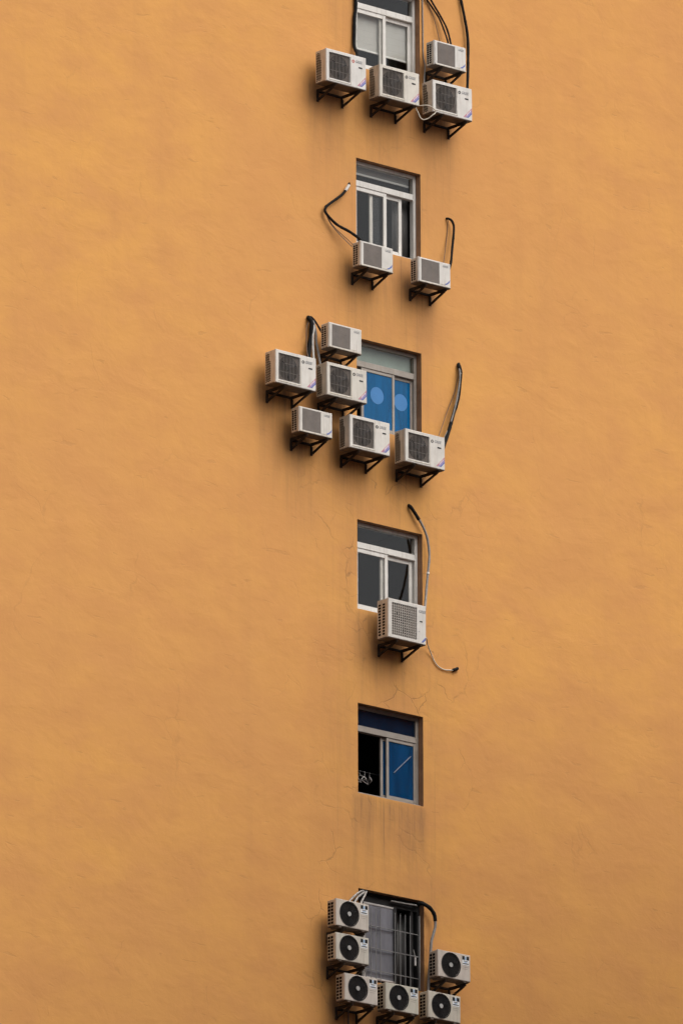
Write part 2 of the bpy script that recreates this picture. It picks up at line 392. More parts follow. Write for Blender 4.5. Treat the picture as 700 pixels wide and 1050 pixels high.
def window(k, fmat, left, right, glassmat, label, transom=True, transom_glass=None, front='left', sw=.066):
    t = TOPS[k]; b_ = t-OH
    x0, x1 = OX0+.003, OX1-.003
    w = MB()
    rect_frame(w, x0, x1, b_+.003, t-.003, .11, .20, .055, .05)
    w.box(x0+.056, x1-.056, .108, .198, t-.425, t-.325, .006, 1)          # transom rail
    w.box(x0, x1, .06, .109, b_+.004, b_+.03, .004, 1)                    # sill nosing
    wo = w.build('window', fmat, building); wo['label'] = label
    MB().box(x0+.056, x1-.056, .140, .146, t-.326, t-.049).build('transom_pane', transom_glass or M['glass'], wo)
    for side, (a, c) in (('left', left), ('right', right)):
        y0 = .118 if side == front else .158
        s = MB(); z0, z1 = b_+.055, t-.427
        rect_frame(s, OX0+a, OX0+c, z0, z1, y0, y0+.032, sw)
        s.build('sash', fmat, wo)
        MB().box(OX0+a+sw-.002, OX0+c-sw+.002, y0+.013, y0+.018, z0+.05, z1-.05).build('pane', glassmat, wo)
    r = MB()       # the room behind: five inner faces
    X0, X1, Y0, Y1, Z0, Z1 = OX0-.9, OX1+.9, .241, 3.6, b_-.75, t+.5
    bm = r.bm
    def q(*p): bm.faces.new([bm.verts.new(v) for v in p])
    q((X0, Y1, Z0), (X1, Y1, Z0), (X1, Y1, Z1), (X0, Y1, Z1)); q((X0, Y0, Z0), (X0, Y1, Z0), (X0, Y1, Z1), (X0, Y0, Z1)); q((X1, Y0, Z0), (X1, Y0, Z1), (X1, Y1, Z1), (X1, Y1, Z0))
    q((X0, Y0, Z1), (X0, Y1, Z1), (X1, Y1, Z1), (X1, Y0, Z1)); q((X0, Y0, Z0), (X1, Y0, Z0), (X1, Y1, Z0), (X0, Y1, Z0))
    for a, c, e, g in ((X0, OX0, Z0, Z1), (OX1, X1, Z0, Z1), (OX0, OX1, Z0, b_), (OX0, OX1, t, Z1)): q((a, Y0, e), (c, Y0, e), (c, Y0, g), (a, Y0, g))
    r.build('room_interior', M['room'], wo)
    return wo

w1 = window(0, M['framewhite'], (.05, .745), (.64, 1.31), M['glass'], 'topmost window, white frame, pale blinds drawn behind both panes')
w2 = window(1, M['framewhite'], (.05, .745), (.42, 1.10), M['glass'], 'white window with its right sash slid half open and a blind in the transom')
w3 = window(2, M['framegrey'], (.20, .90), (.66, 1.315), M['glassblue'], 'grey framed window with bright blue panes and two pale round discs', sw=.05)
w4 = window(3, M['framewhite'], (.05, .745), (.62, 1.29), M['glass'], 'white window with plain dark panes, one unit hanging below it')
w5 = window(4, M['framegrey'], (.61, 1.285), (.70, 1.315), M['glassnavy'], 'grey window with its left half open and black and blue glass at right', front='right', sw=.05, transom_glass=glass_mat('blue_transom_glass', (.2, .3, .5), (.008, .024, .055), .5))

def sticker(win, x, z, y):
    MB().disc((x, z), .140, y, .002, 40).build('round_disc', M['sticker_round'], win)
sticker(w3, .864, 50.514, .128); sticker(w3, 1.398, 50.511, .168)
tB = TOPS[2]
MB().box(OX0+.055, OX1-.055, .200, .215, tB-1.275, tB-1.235).build('inner_rail', M['bluebar'], w3)

# barred window at the bottom
def barred():
    t = TOPS[5]; b_ = t-OH; x0, x1 = OX0+.003, OX1-.003
    w = MB(); rect_frame(w, x0, x1, b_+.003, t-.003, .10, .19, .06, .06)
    w.box(x0+.06, x1-.06, .10, .185, t-.17, t-.062, .004, 1)
    w.box(OX0+.83, OX0+.885, .101, .186, b_+.063, t-.172, .004, 1)
    w.box(OX0+1.17, OX0+1.225, .102, .187, b_+.063, t-.172, .004, 1)
    wo = w.build('window', M['framedark'], building); wo['label'] = 'bottom window with steel bars, one frosted grey sash and a dark open half'
    s = MB(); rect_frame(s, OX0+.17, OX0+.83, b_+.064, t-.175, .070, .098, .032); s.build('sash', M['framepale'], wo)
    MB().box(OX0+.20, OX0+.80, .080, .086, b_+.09, t-.205).build('pane', M['glassfrost'], wo)
    MB().box(OX0+.785, OX0+.822, .062, .0685, b_+.09, t-.18).build('sash_stile', M['framedark'], wo)
    g = MB()
    for x in (.18, .286, .388, .482, .786, .895, .998, 1.10):
        x += OX0
        g.cyl((x, .030, b_+.02), (x, .030, t-.27), .0065, 6)
    for z in (t-.55, t-.905, t-1.26): g.box(OX0+.10, OX1-.06, .036, .052, z-.0055, z+.0055)
    g.box(OX0+.10, OX0+.118, .024, .053, b_+.02, t-.24); g.box(OX1-.078, OX1-.06, .024, .053, b_+.02, t-.24)
    g.build('security_grille', M['bars'], wo)
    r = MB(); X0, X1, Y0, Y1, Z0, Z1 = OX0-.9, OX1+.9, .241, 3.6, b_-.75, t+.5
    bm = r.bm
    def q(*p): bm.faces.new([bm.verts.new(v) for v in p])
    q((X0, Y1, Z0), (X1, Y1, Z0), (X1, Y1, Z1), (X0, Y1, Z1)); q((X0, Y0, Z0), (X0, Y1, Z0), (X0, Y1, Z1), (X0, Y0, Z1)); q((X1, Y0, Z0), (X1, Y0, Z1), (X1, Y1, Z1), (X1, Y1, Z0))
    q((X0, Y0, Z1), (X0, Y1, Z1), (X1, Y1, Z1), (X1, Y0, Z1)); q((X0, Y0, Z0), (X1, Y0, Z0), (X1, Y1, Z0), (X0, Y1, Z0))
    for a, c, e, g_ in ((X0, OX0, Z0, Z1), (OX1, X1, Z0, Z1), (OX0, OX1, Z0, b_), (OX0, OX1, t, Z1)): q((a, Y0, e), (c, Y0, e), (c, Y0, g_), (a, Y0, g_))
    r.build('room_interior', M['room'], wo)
    h = MB().box(OX1-.17, OX1-.135, .03, .05, t-1.06, t-.92, .006, 1).cyl((OX1-.152, .04, t-.93), (OX1-.19, .04, t-.80), .006, 6)
    h.build('window_handle', M['framepale'], wo)
barred()

# blinds and curtains hanging behind the glass
def cloth(name, m, x0, x1, z0, z1, y, waves, amp, label, cat):
    mb = MB(); n = waves*10 or 1; A = []; B = []
    for k in range(n+1):
        u = k/n; a = amp*(math.sin(u*waves*2*math.pi)+.35*math.sin(u*waves*4.7+1.3))
        A.append(mb.bm.verts.new((x0+(x1-x0)*u, y+a, z0))); B.append(mb.bm.verts.new((x0+(x1-x0)*u, y+a*.8, z1)))
    for k in range(n): mb.bm.faces.new((A[k], A[k+1], B[k+1], B[k]))
    o = mb.build(name, m, None, True); 
    sd = o.modifiers.new('thickness', 'SOLIDIFY'); sd.thickness = .003
    return tag(o, label, cat)
def blind(x0, x1, z0, z1, y, m, label, bar=True):
    e = empty('window_blind', ((x0+x1)/2, y, z0)); tag(e, label, 'blind', 'blinds behind the windows')
    def loc(mb, n, mm): o = mb.build(n, mm, e); o.data.transform(Matrix.Translation((-(x0+x1)/2, -y, -z0))); return o
    f = MB(); n = 14
    for k in range(n):
        a = z0+(z1-z0)*k/n; c = z0+(z1-z0)*(k+1)/n
        f.box(x0, x1, y-.002+.0015*(k % 2), y+.002+.0015*(k % 2), a, c)
    loc(f, 'fabric', m)
    if bar: loc(MB().box(x0, x1, y-.012, y+.012, z0-.032, z0-.001, .004, 1), 'bottom_rail', M['blindwhite'])
t = TOPS[0]
blind(OX0+.05, OX0+.70, t-1.05, t-.30, .215, M['blind'], 'pale grey blind behind the left pane of the topmost window')
blind(OX0+.715, OX1-.05, t-1.06, t-.30, .215, M['blind'], 'pale grey blind behind the right pane of the topmost window')
t = TOPS[1]
blind(OX0+.05, OX1-.05, t-.15, t-.02, .24, M['blinddark'], 'short grey blind with white rail in the transom of the half open white window')
cloth('curtain', M['curtaingrey'], OX0+1.02, OX1-.0, t-OH+.02, t-.3, .30, 3, .012, 'dark grey curtain behind the open gap of the white window', 'curtain')
t = TOPS[2]
o = MB().box(OX0+.05, OX1-.05, .20, .206, t-.40, t-.03).build('transom_board', M['blindgreen'], w3)
t = TOPS[4]
cloth('curtain', M['curtainblue'], OX0+.72, OX1-.06, t-OH+.06, t-.40, .30, 4, .022, 'blue pleated curtain behind the right pane of the half open grey window', 'curtain')
tag(MB().cyl((1.185, .1235, 44.375), (1.54, .1235, 44.70), .007, 8).build('light_streak', M['light_streak'], None), 'thin pale bar standing in for a reflected streak on the dark blue pane', 'light_streak')  # pale bar modelled in place of the light streak reflected in the glass
cloth('curtain', M['curtaingrey'], OX0+1.06, OX0+1.24, TOPS[5]-OH+.06, TOPS[5]-.2, .30, 2, .012, 'narrow grey curtain behind the bars of the bottom window', 'curtain')

# drying rail with hangers inside the open dark half
rail = MB().cyl((OX0-.2, .30, 44.34), (OX0+.9, .30, 44.34), .006, 8).build('drying_rail', M['framedark'], None)
tag(rail, 'thin rail with hangers inside the dark open window half', 'rail')
def hanger():
    mb = MB()
    mb.tube([(0, -.17, -.09), (0, -.1, -.045), (0, 0, 0), (0, .1, -.045), (0, .17, -.09)], .007, 6, 4)
    mb.tube([(0, -.17, -.09), (0, 0, -.095), (0, .17, -.09)], .007, 6, 3)
    mb.tube([(0, 0, 0), (0, 0, .035), (0, .018, .06), (0, 0, .078), (0, -.018, .062)], .0035, 6, 4)
    return mb.build('clothes_hanger', M['framepale'], None)
h0 = hanger()
for k, (x, rz) in enumerate(((.12, -20), (.20, -75), (.30, -5), (.40, -60), (.50, -30))):
    h = h0 if k == 0 else h0.copy()
    if k: col.objects.link(h)
    h.location = (OX0+x, .30, 44.27); h.rotation_euler = (0, 0, R(rz))
    tag(h, 'pale clothes hanger on the rail inside the dark open window', 'hanger', 'hangers on the drying rail')

# ------------------------------------------------------------------ outdoor units
def polar_rect(c, x0, x1, z0, z1, ang):
    dx, dz = math.cos(ang), math.sin(ang); t = 1e9
    if dx > 1e-9: t = min(t, (x1-c[0])/dx)
    if dx < -1e-9: t = min(t, (x0-c[0])/dx)
    if dz > 1e-9: t = min(t, (z1-c[1])/dz)
    if dz < -1e-9: t = min(t, (z0-c[1])/dz)
    return (c[0]+t*dx, c[1]+t*dz)
def holed_panel(w, h, y0, y1, hole, circle=None, rad=.016):
    """front panel slab with a rectangular (or round) opening; y0 is the outer face"""
    mb = MB(); bm = mb.bm
    hx0, hx1, hz0, hz1 = hole; c = ((hx0+hx1)/2, (hz0+hz1)/2)
    angs = set(2*math.pi*k/56 for k in range(56))
    for x, z in ((0, 0), (w, 0), (w, h), (0, h)): angs.add(math.atan2(z-c[1], x-c[0]) % (2*math.pi))
    if not circle:
        for x in (hx0, hx1):
            for z in (hz0, hz1): angs.add(math.atan2(z-c[1], x-c[0]) % (2*math.pi))
    angs = sorted(angs)
    outer = [polar_rect(c, 0, w, 0, h, a) for a in angs]
    inset = [polar_rect(c, rad*.5, w-rad*.5, rad*.5, h-rad*.5, a) for a in angs]
    inner = [(c[0]+circle*math.cos(a), c[1]+circle*math.sin(a)) if circle else polar_rect(c, *hole, a) for a in angs]
    loops = [(outer, y1), (outer, y0+rad*.6), (inset, y0), (inner, y0), (inner, y1)]
    V = [[bm.verts.new((x, y, z)) for x, z in lp] for lp, y in loops]
    n = len(angs)
    for A, B in zip(V, V[1:]+V[:1]):
        for k in range(n): bm.faces.new((A[k], A[(k+1) % n], B[(k+1) % n], B[k]))
    return mb

def fan_blades(c, r, y, blades=3):
    mb = MB(); mb.cyl((c[0], y-.012, c[1]), (c[0], y+.02, c[1]), r*.2, 20)
    for b in range(blades):
        a0 = 2*math.pi*b/blades+.4; A = []; B = []
        for k in range(9):
            a = a0+k/8*1.45; dy = .03*(k/8)-.015
            A.append(mb.bm.verts.new((c[0]+r*.18*math.cos(a), y+dy, c[1]+r*.18*math.sin(a))))
            rr = r*(.80+.16*math.sin(k/8*math.pi))
            B.append(mb.bm.verts.new((c[0]+rr*math.cos(a), y+dy*1.5, c[1]+rr*math.sin(a))))
        for k in range(8): mb.bm.faces.new((A[k], A[k+1], B[k+1], B[k]))
    return mb

def unit(kind):
    """outdoor unit; local origin = back left bottom corner, front faces -y"""
    w, h, d, _ = DIM[kind]
    root = empty('outdoor_unit', (0, 0, 0))
    f = -d                                     # front plane
    pb = f+.035                                # back of the front panel
    if kind == 'big':
        H = (.072*w, .60*w, .105*h, .905*h); circ = None
    elif kind == 'small':
        H = (.085*w, .645*w, .075*h, .93*h); circ = None
    elif kind == 'square':
        H = (.095*w, .755*w, .085*h, .91*h); circ = None
    else:
        r = .192; cc = (.40*w, .505*h); H = (cc[0]-r, cc[0]+r, cc[1]-r, cc[1]+r); circ = r
    # body shell: back part, open inside is never seen
    b = MB().box(.003, w-.003, pb+.002, 0, .012, h-.004, .012 if kind in ('small', 'fan') else .006, 2)
    b.build('casing', M['casing'], root)
    MB().box(.006, w-.006, f+.008, -.004, -.008, .0115, .003, 1).build('base_pan', M['pan'], root)
    holed_panel(w, h, f, pb, H, circ, .03 if kind == 'small' else .016).build('front_panel', M['panel'], root)
    hx0, hx1, hz0, hz1 = H; c = ((hx0+hx1)/2, (hz0+hz1)/2)
    # inside of the opening
    MB().box(hx0-.004, hx1+.004, pb-.003, pb+.0015, hz0-.004, hz1+.004).build('fan_shroud', M['cavity'] if kind == 'fan' else M['wire'] if kind == 'square' else M['shroud'], root)
    if kind in ('big', 'square', 'small'):
        rr = min(hx1-hx0, hz1-hz0)/2*.93
        MB().disc(c, rr, pb-.005, .0015, 40).build('fan_cavity', M['shroud'] if kind == 'square' else M['cavity'], root)
        fan_blades(c, rr, pb-.008, 3).build('fan', M['fan'], root)
    else:
        fan_blades(c, circ, pb-.010, 3).build('fan', M['fan'], root)
    g = MB()
    if kind == 'big':
        n = 15
        for k in range(1, n):
            x = hx0+(hx1-hx0)*k/n; g.box(x-.0036, x+.0036, f+.008, f+.012, hz0, hz1)
        for k in range(1, 3):
            z = hz0+(hz1-hz0)*k/3; g.box(hx0, hx1, f+.0135, f+.017, z-.003, z+.003)
        g.build('fan_guard', M['wire'], root)
        l = MB().box(hx0-.012, hx1+.02, f-.006, f+.001, hz0-.028, hz0-.016, .002, 1).box(hx1+.010, hx1+.018, f-.005, f+.001, hz0-.015, hz1+.006, .002, 1)
        l.build('guard_trim', M['casing'], root)
    elif kind == 'small':
        n = 26
        for k in range(n):
            z = hz0+(hz1-hz0)*(k+.5)/n; g.box(hx0, hx1, f+.003, f+.012, z-.0052, z+.0052)
        for k in range(1, 6):
            x = hx0+(hx1-hx0)*k/6; g.box(x-.003, x+.003, f+.0125, f+.016, hz0, hz1)
        g.build('fan_guard', M['louvre'], root)
        MB().box(.01, w-.01, f-.004, f+.002, .004, .022, .002, 1).box(.80*w-.09, .80*w+.02, f-.004, f-.0005, .036, .046).build('guard_trim', M['casing'], root)
    elif kind == 'square':
        n = 12
        for k in range(1, n):
            x = hx0+(hx1-hx0)*k/n; g.box(x-.0075, x+.0075, f+.003, f+.008, hz0, hz1)
        for k in range(1, n+1):
            z = hz0+(hz1-hz0)*k/(n+1); g.box(hx0, hx1, f+.0085, f+.012, z-.0075, z+.0075)
        g.build('fan_guard', M['gridw'], root)
    else:
        for k in range(1, 10):
            q = circ*(k+.3)/10; g.ring(c, q-.0028, q+.0028, f+.002, f+.006, 36)
        for k in range(18):
            a = 2*math.pi*k/18
            g.bar((c[0]+.03*math.cos(a), f+.009, c[1]+.03*math.sin(a)), (c[0]+circ*math.cos(a+.35), f+.009, c[1]+circ*math.sin(a+.35)), .004)
        g.ring(c, circ-.004, circ+.009, f-.006, f+.003, 48)
        g.build('fan_guard', M['fanring'], root)
        MB().disc(c, .036, f-.007, .012, 24).build('guard_hub', M['hub'], root)
    # vents on the left side (x = 0), one part per column
    cols = {'big': [(-.035-.030*i, 17 if i < 3 else 12, .06+.025*(i % 2), .86, .0105, .029) for i in range(4)],
            'small': [(y, 9, .10, .80, .019, .06) for y in (-.045, -.105)],
            'square': [(y, 11, .08, .83, .026, .045) for y in (-.06, -.16)],
            'fan': [(y, 7, .08, .84, .026, .085) for y in (-.048, -.118)]}[kind]
    for y, n, za, zl, hw, hh in cols:
        v = MB()
        for k in range(n):
            z = h*za+h*zl*k/(17 if kind == 'big' else n); v.box(-.0015, .004, y-hw, y+hw, z, z+h*hh)
        v.build('side_vent', M['vent'], root)
    MB().box(.02, w-.02, -.004, .006, .04, h-.04).build('coil', M['shroud'], root)
    # right side: valve cover
    MB().box(w-.004, w+.028, -d*.62, -d*.2, .05, h*.5, .006, 1).build('valve_cover', M['casing'], root)
    # writing and marks
    if kind == 'big':
        lettering('logo_lettering', 'GREE', .062, M['inkgrey'], root, .725*w, f-.0015, h*.775, .15, .001)
        MB().ring((.675*w, h*.80), .013, .026, f-.003, f-.0005, 20).build('logo_mark', M['ink'], root)
        MB().box(.81*w, .90*w, f-.004, f-.0005, h*.625, h*.665, .001, 1).build('badge', M['ink'], root)
        z0 = .075*h
        for k, mm in ((0, 'pink'), (1, 'purple'), (2, 'blue')):
            xa = .775*w+k*.042*w
            MB().prism([(xa, z0), (xa+.036*w, z0), (.985*w, z0+(.985*w-xa-.036*w)*1.0), (.985*w, z0+(.985*w-xa))], f-.002, f-.0005).build('stripe', M[mm], root)
        q = MB()
        for k in range(3):
            x = .86*w+k*.036*w; z = z0+.035+k*.036*w; q.bar((x, f-.003, z), (x+.012, f-.003, z+.035), .0016, .011)
        q.build('stripe_lettering', M['white'], root)
    elif kind == 'small':
        lettering('logo_lettering', 'GREE', .05, M['inkgrey'], root, .74*w, f-.0015, h*.80, .15, .0005)
        MB().prism([(.80*w, .13*h), (.86*w, .11*h), (.95*w, .22*h), (.97*w, .34*h), (.92*w, .25*h), (.86*w, .17*h)], f-.002, f-.0005).build('swoosh', M['blue'], root)
        MB().box(.70*w, .78*w, f-.002, f-.0005, .085*h, .105*h).build('rating_mark', M['inkgrey'], root)
    elif kind == 'square':
        lettering('logo_lettering', 'GREE', .062, M['inkgrey'], root, .80*w, f-.0015, h*.80, .15, .001)
        MB().box(.83*w, .90*w, f-.004, f-.0005, h*.56, h*.59, .001, 1).build('badge', M['ink'], root)
        MB().prism([(.87*w, .05*h), (.92*w, .05*h), (.985*w, .12*h), (.985*w, .19*h)], f-.002, f-.0005).build('stripe', M['blue'], root)
        MB().box(.80*w, .83*w, f-.002, f-.0005, h*.30, h*.315).build('rating_mark', M['inkgrey'], root)
    else:
        s0, s1 = .745*w, .955*w
        MB().box(s0, s1, f-.0015, f-.0004, .60*h, .93*h).build('sticker', M['white'], root)
        k_ = MB().box(s0+.001, s0+.052, f-.003, f-.0016, .79*h, .928*h).box(s1-.052, s1-.001, f-.003, f-.0016, .79*h, .928*h)
        k_.box(s0+.03, s1-.03, f-.003, f-.0016, .735*h, .755*h).box(s0+.012, s1-.012, f-.003, f-.0016, .635*h, .665*h)
        k_.build('sticker_print', M['ink'], root)
        MB().box(s0+.060, s1-.060, f-.003, f-.0016, .80*h, .91*h).box(s0+.045, s1-.045, f-.003, f-.0016, .685*h, .71*h).build('sticker_emblem', M['stickerblue'], root)
        MB().box(.76*w, .93*w, f-.0015, f-.0004, .515*h, .525*h).box(.76*w, .90*w, f-.0015, f-.0004, .445*h, .452*h).build('rating_mark', M['louvre'], root)
        for a in (.08, .78): MB().box(a*w, (a+.08)*w, f-.004, -.02, -.03, -.0085, .003, 1).build('foot', M['pan'], root)
    return root

def bracket(kind):
    """pair of steel arms joined by a rail on the wall; local origin on the wall under the unit's left edge, top of arms at z = 0"""
    w, h, d, y = DIM[kind]
    root = empty('wall_bracket', (0, 0, 0)); reach = y+.025
    xa, xb = .24*w, .86*w
    for x in (xa, xb):
        a = MB()
        a.box(x-.024, x+.024, -reach, -.004, -.007, 0, 0).box(x-.024, x-.016, -reach, -.004, -.052, -.0075)
        a.box(x-.024, x+.024, -.007, -.001, -.20, -.0535).box(x-.024, x-.016, -.042, -.0075, -.20, -.0535)
        a.bar((x, -reach+.07, -.035), (x, -.02, -.17), .030, .028)
        a.cyl((x, -reach+.05, -.012), (x, -reach+.05, -.0065), .012, 6)
        a.cyl((x+.006, -.014, -.10), (x+.006, -.0065, -.10), .012, 6); a.cyl((x+.006, -.014, -.18), (x+.006, -.0065, -.18), .012, 6)
        a.build('bracket_arm', M['steel'], root)
    MB().box(xa+.0225, xb-.0225, -.030, -.004, -.046, -.012).build('wall_rail', M['steel'], root)
    return root

info = {
 'A1': ('large white unit with a red logo mark, left below the topmost window', 'the red logo unit'),
 'A2': ('large white unit directly below the topmost window panes', 'the unit directly below the topmost window'),
 'A4': ('large white unit with a cream cable loop, lowest right of the topmost window', 'the unit with the cream cable loop'),
 'A3': ('small white unit with brown louvred guard, above the unit with cream cable loop', 'the small unit right of the topmost window'),
 'B1': ('small unit with a black hose at its top, below the half open white window', 'the small unit left below the half open white window'),
 'B2': ('small unit right below the half open white window', 'the small unit right below the half open white window'),
 'C1': ('large white unit farthest left, beside the blue window cluster', 'the unit farthest left of the blue window'),
 'C3': ('large white unit overlapping the left edge of the blue window', 'the middle unit left of the blue window'),
 'C5': ('large white unit without side hose, below the left blue pane', 'the unit below the left blue pane'),
 'C6': ('large white unit with a black twisted hose, right below the blue window', 'the unit right below the blue window'),
 'C2': ('small unit topmost of the cluster left of the blue window', 'the topmost small unit by the blue window'),
 'C4': ('small shaded unit lowest left of the blue window cluster', 'the lowest left small unit by the blue window'),
 'D1': ('tall squarish white unit with a square grid guard, alone under a dark window', 'the lone squarish grid guard unit'),
 'F1': ('beige round fan unit, upper of two stacked left of the barred window', 'the upper fan unit left of the barred window'),
 'F2': ('beige round fan unit, lower of two stacked left of the barred window', 'the lower fan unit left of the barred window'),
 'F3': ('beige round fan unit, leftmost of three in the bottom row', 'the leftmost fan unit of the bottom row'),
 'F4': ('beige round fan unit, middle of three in the bottom row', 'the middle fan unit of the bottom row'),
 'F5': ('beige round fan unit hung right of the barred window beside the grey hose', 'the fan unit right of the barred window'),
 'F6': ('beige round fan unit, rightmost of three in the bottom row', 'the rightmost fan unit of the bottom row'),
}
grp = {'big': 'large white outdoor units', 'small': 'small louvred outdoor units', 'fan': 'round fan outdoor units', 'square': None}
tints = {'A1': (1, 1, 1), 'A2': (.96, .93, .87), 'A4': (1, .99, .98), 'A3': (.98, .98, .98), 'B1': (.95, .94, .92), 'B2': (.98, .97, .96), 'C1': (1, .985, .96), 'C3': (.95, .92, .86), 'C5': (1, .98, .95),
         'C6': (.97, .95, .92), 'C2': (.96, .94, .91), 'C4': (.95, .93, .90), 'D1': (.97, .96, .94)}
proto = {}; bproto = {}
def paint(o, c):
    o.color = (*c, 1)
    for ch in o.children: paint(ch, c)
for key, kind, x, z in UNITS:
    w, h, d, y = DIM[kind]
    if kind not in proto: u = proto[kind] = unit(kind); b = bproto[kind] = bracket(kind)
    else: u = copy_tree(proto[kind]); b = copy_tree(bproto[kind])
    u.location = (x, -(y-d), z-h); u.rotation_euler = (0, R(random.uniform(-.5, .5)), R(random.uniform(-.5, .5)))
    low = .031 if kind == 'fan' else .009
    b.location = (x, 0, z-h-low)
    tag(u, info[key][0], 'air conditioner', grp[kind]); tag(b, 'dark steel bracket carrying '+info[key][1], 'bracket', 'steel brackets under the units')
    paint(u, tints.get(key, tuple(c*random.uniform(.96, 1.0) for c in (.92, .88, .81))))
    if key == 'A1': red_unit = u
    if key in ('C2',):
        for ch in list(u.children):
            if ch.name.startswith('swoosh'): bpy.data.objects.remove(ch)

for ch in red_unit.children:
    if ch.name.startswith('logo_mark'): ch.data = ch.data.copy(); ch.data.materials[0] = M['red']
# ------------------------------------------------------------------ hoses, cables and pipes
def hose(pts, rad, m, label, cat='hose', name='hose', n=8, sub=6):
    o = MB().tube(pts, rad, n, sub).build(name, M[m], None)
    return tag(o, label, cat)
def hosep(parts, label, cat='hose', name='pipe_run'):
    e = empty(name, parts[0][1][0]); tag(e, label, cat); L = Vector(parts[0][1][0])
    for nm, pts, rad, m in parts:
        MB().tube([Vector(p)-L for p in pts], rad).build(nm, M[m], e)
    return e
hose([(.285, -.04, 57.173), (.296, -.04, 56.851), (.27, -.04, 56.692), (.261, -.04, 56.443), (.251, -.05, 56.192), (.217, -.16, 56.009), (.12, -.20, 55.80)], .027, 'black', 'black hose down the left edge of the topmost window')
hose([(.345, -.02, 57.4), (.338, -.02, 56.9), (.322, -.02, 56.6), (.312, -.025, 56.2), (.27, -.12, 55.98)], .014, 'pipepale', 'pale taped pipe down the left edge of the topmost window', 'pipe', 'pipe')
hose([(1.70, -.05, 57.60), (1.883, -.06, 57.323), (2.061, -.08, 57.092), (2.171, -.12, 56.874), (2.182, -.2, 56.60), (2.18, -.2, 56.48)], .016, 'black', 'black hose to the small upper unit, right one of the pair')
hose([(1.58, -.03, 57.56), (1.817, -.04, 57.314), (2.037, -.06, 57.075), (2.126, -.1, 56.852), (2.126, -.2, 56.60), (2.12, -.2, 56.48)], .015, 'black', 'black hose to the small upper unit, left one of the pair')
hose([(1.76, -.02, 57.472), (1.832, -.02, 57.289), (1.979, -.03, 57.021), (2.041, -.1, 56.60)], .006, 'pipebrown', 'thin brown wire beside the paired black hoses', 'cable', 'cable')
hose([(2.500, -.03, 57.75), (2.547, -.04, 57.475), (2.605, -.05, 57.219), (2.661, -.06, 56.914), (2.658, -.08, 56.592), (2.53, -.2, 55.938), (2.44, -.26, 55.70)], .023, 'black', 'long thick black hose right of the topmost units')
hose([(1.735, -.015, 57.55), (1.74, -.015, 57.2), (1.745, -.015, 56.859), (1.75, -.015, 56.383), (1.775, -.03, 56.18), (1.695, -.1, 55.949), (1.60, -.2, 55.732)], .011, 'pipegrey', 'thin grey cable down the right edge of the topmost window', 'cable', 'cable')
hose([(1.20, -.28, 55.40), (1.293, -.3, 55.351), (1.347, -.38, 55.335), (1.443, -.46, 55.343), (1.55, -.48, 55.312), (1.60, -.475, 55.254), (1.546, -.47, 55.201), (1.477, -.42, 55.134), (1.387, -.38, 55.122), (1.350, -.32, 55.262), (1.33, -.25, 55.422)], .009, 'cream', 'cream cable looped between the two large units', 'cable', 'cable')
hosep([('tube', [(.194, .02, 53.894), (.147, -.03, 53.834), (.086, -.05, 53.761), (-.04, -.06, 53.62), (-.26, -.06, 53.449), (-.369, -.06, 53.347), (-.368, -.07, 53.252), (-.173, -.1, 53.1), (.068, -.15, 53.008), (.235, -.22, 52.887), (.25, -.24, 52.78)], .022, 'black'),
       ('tape_wrap', [(.146, -.032, 53.832), (.086, -.052, 53.761), (.050, -.056, 53.716)], .025, 'pipepale')], 'black hose bent into a wide elbow left of the half open white window', 'hose', 'hose')
hose([(-.361, -.05, 53.285), (-.294, -.05, 53.152), (-.156, -.08, 52.995), (.11, -.15, 52.773)], .007, 'pipegrey', 'thin grey wire under the elbow of the black hose', 'cable', 'cable')
hose([(2.24, .02, 53.721), (2.25, -.05, 53.702), (2.295, -.07, 53.671), (2.329, -.08, 53.587), (2.311, -.09, 53.417), (2.269, -.11, 53.225), (2.163, -.18, 52.874), (2.0, -.25, 52.65)], .020, 'black', 'short black hose arching above the small right unit')
hose([(2.258, -.02, 53.685), (2.229, -.015, 53.369), (2.06, -.12, 52.859), (1.95, -.2, 52.7)], .006, 'pipebrown', 'thin brown wire beside the short black arching hose', 'cable', 'cable')
hose([(-.677, .02, 51.481), (-.706, -.05, 51.442), (-.682, -.08, 51.351), (-.70, -.08, 51.138), (-.749, -.1, 50.963), (-.813, -.16, 50.727), (-.85, -.25, 50.5)], .036, 'black', 'thick black hose in the bundle beside the blue window cluster')
hose([(-.666, .02, 51.458), (-.693, -.07, 51.416), (-.658, -.1, 51.287), (-.684, -.11, 51.134), (-.701, -.13, 50.965), (-.729, -.18, 50.707), (-.8, -.25, 50.45)], .018, 'pipepale', 'white taped pipe in the bundle beside the blue window cluster', 'pipe', 'pipe')
hose([(-.626, .02, 51.483), (-.634, -.06, 51.398), (-.60, -.08, 51.238), (-.599, -.09, 51.075), (-.585, -.12, 50.894), (-.576, -.18, 50.62), (-.56, -.25, 50.45)], .020, 'pipegrey', 'grey insulated pipe falling to the middle unit by the blue window', 'pipe', 'pipe')
hose([(-.646, .02, 51.495), (-.645, -.05, 51.462), (-.59, -.08, 51.386), (-.503, -.12, 51.232), (-.473, -.18, 51.095), (-.44, -.22, 51.0)], .018, 'black', 'black hose slanting to the topmost small unit by the blue window')
MB_h = MB().ring((-.655, 51.46), .0, .075, -.012, .004, 18)
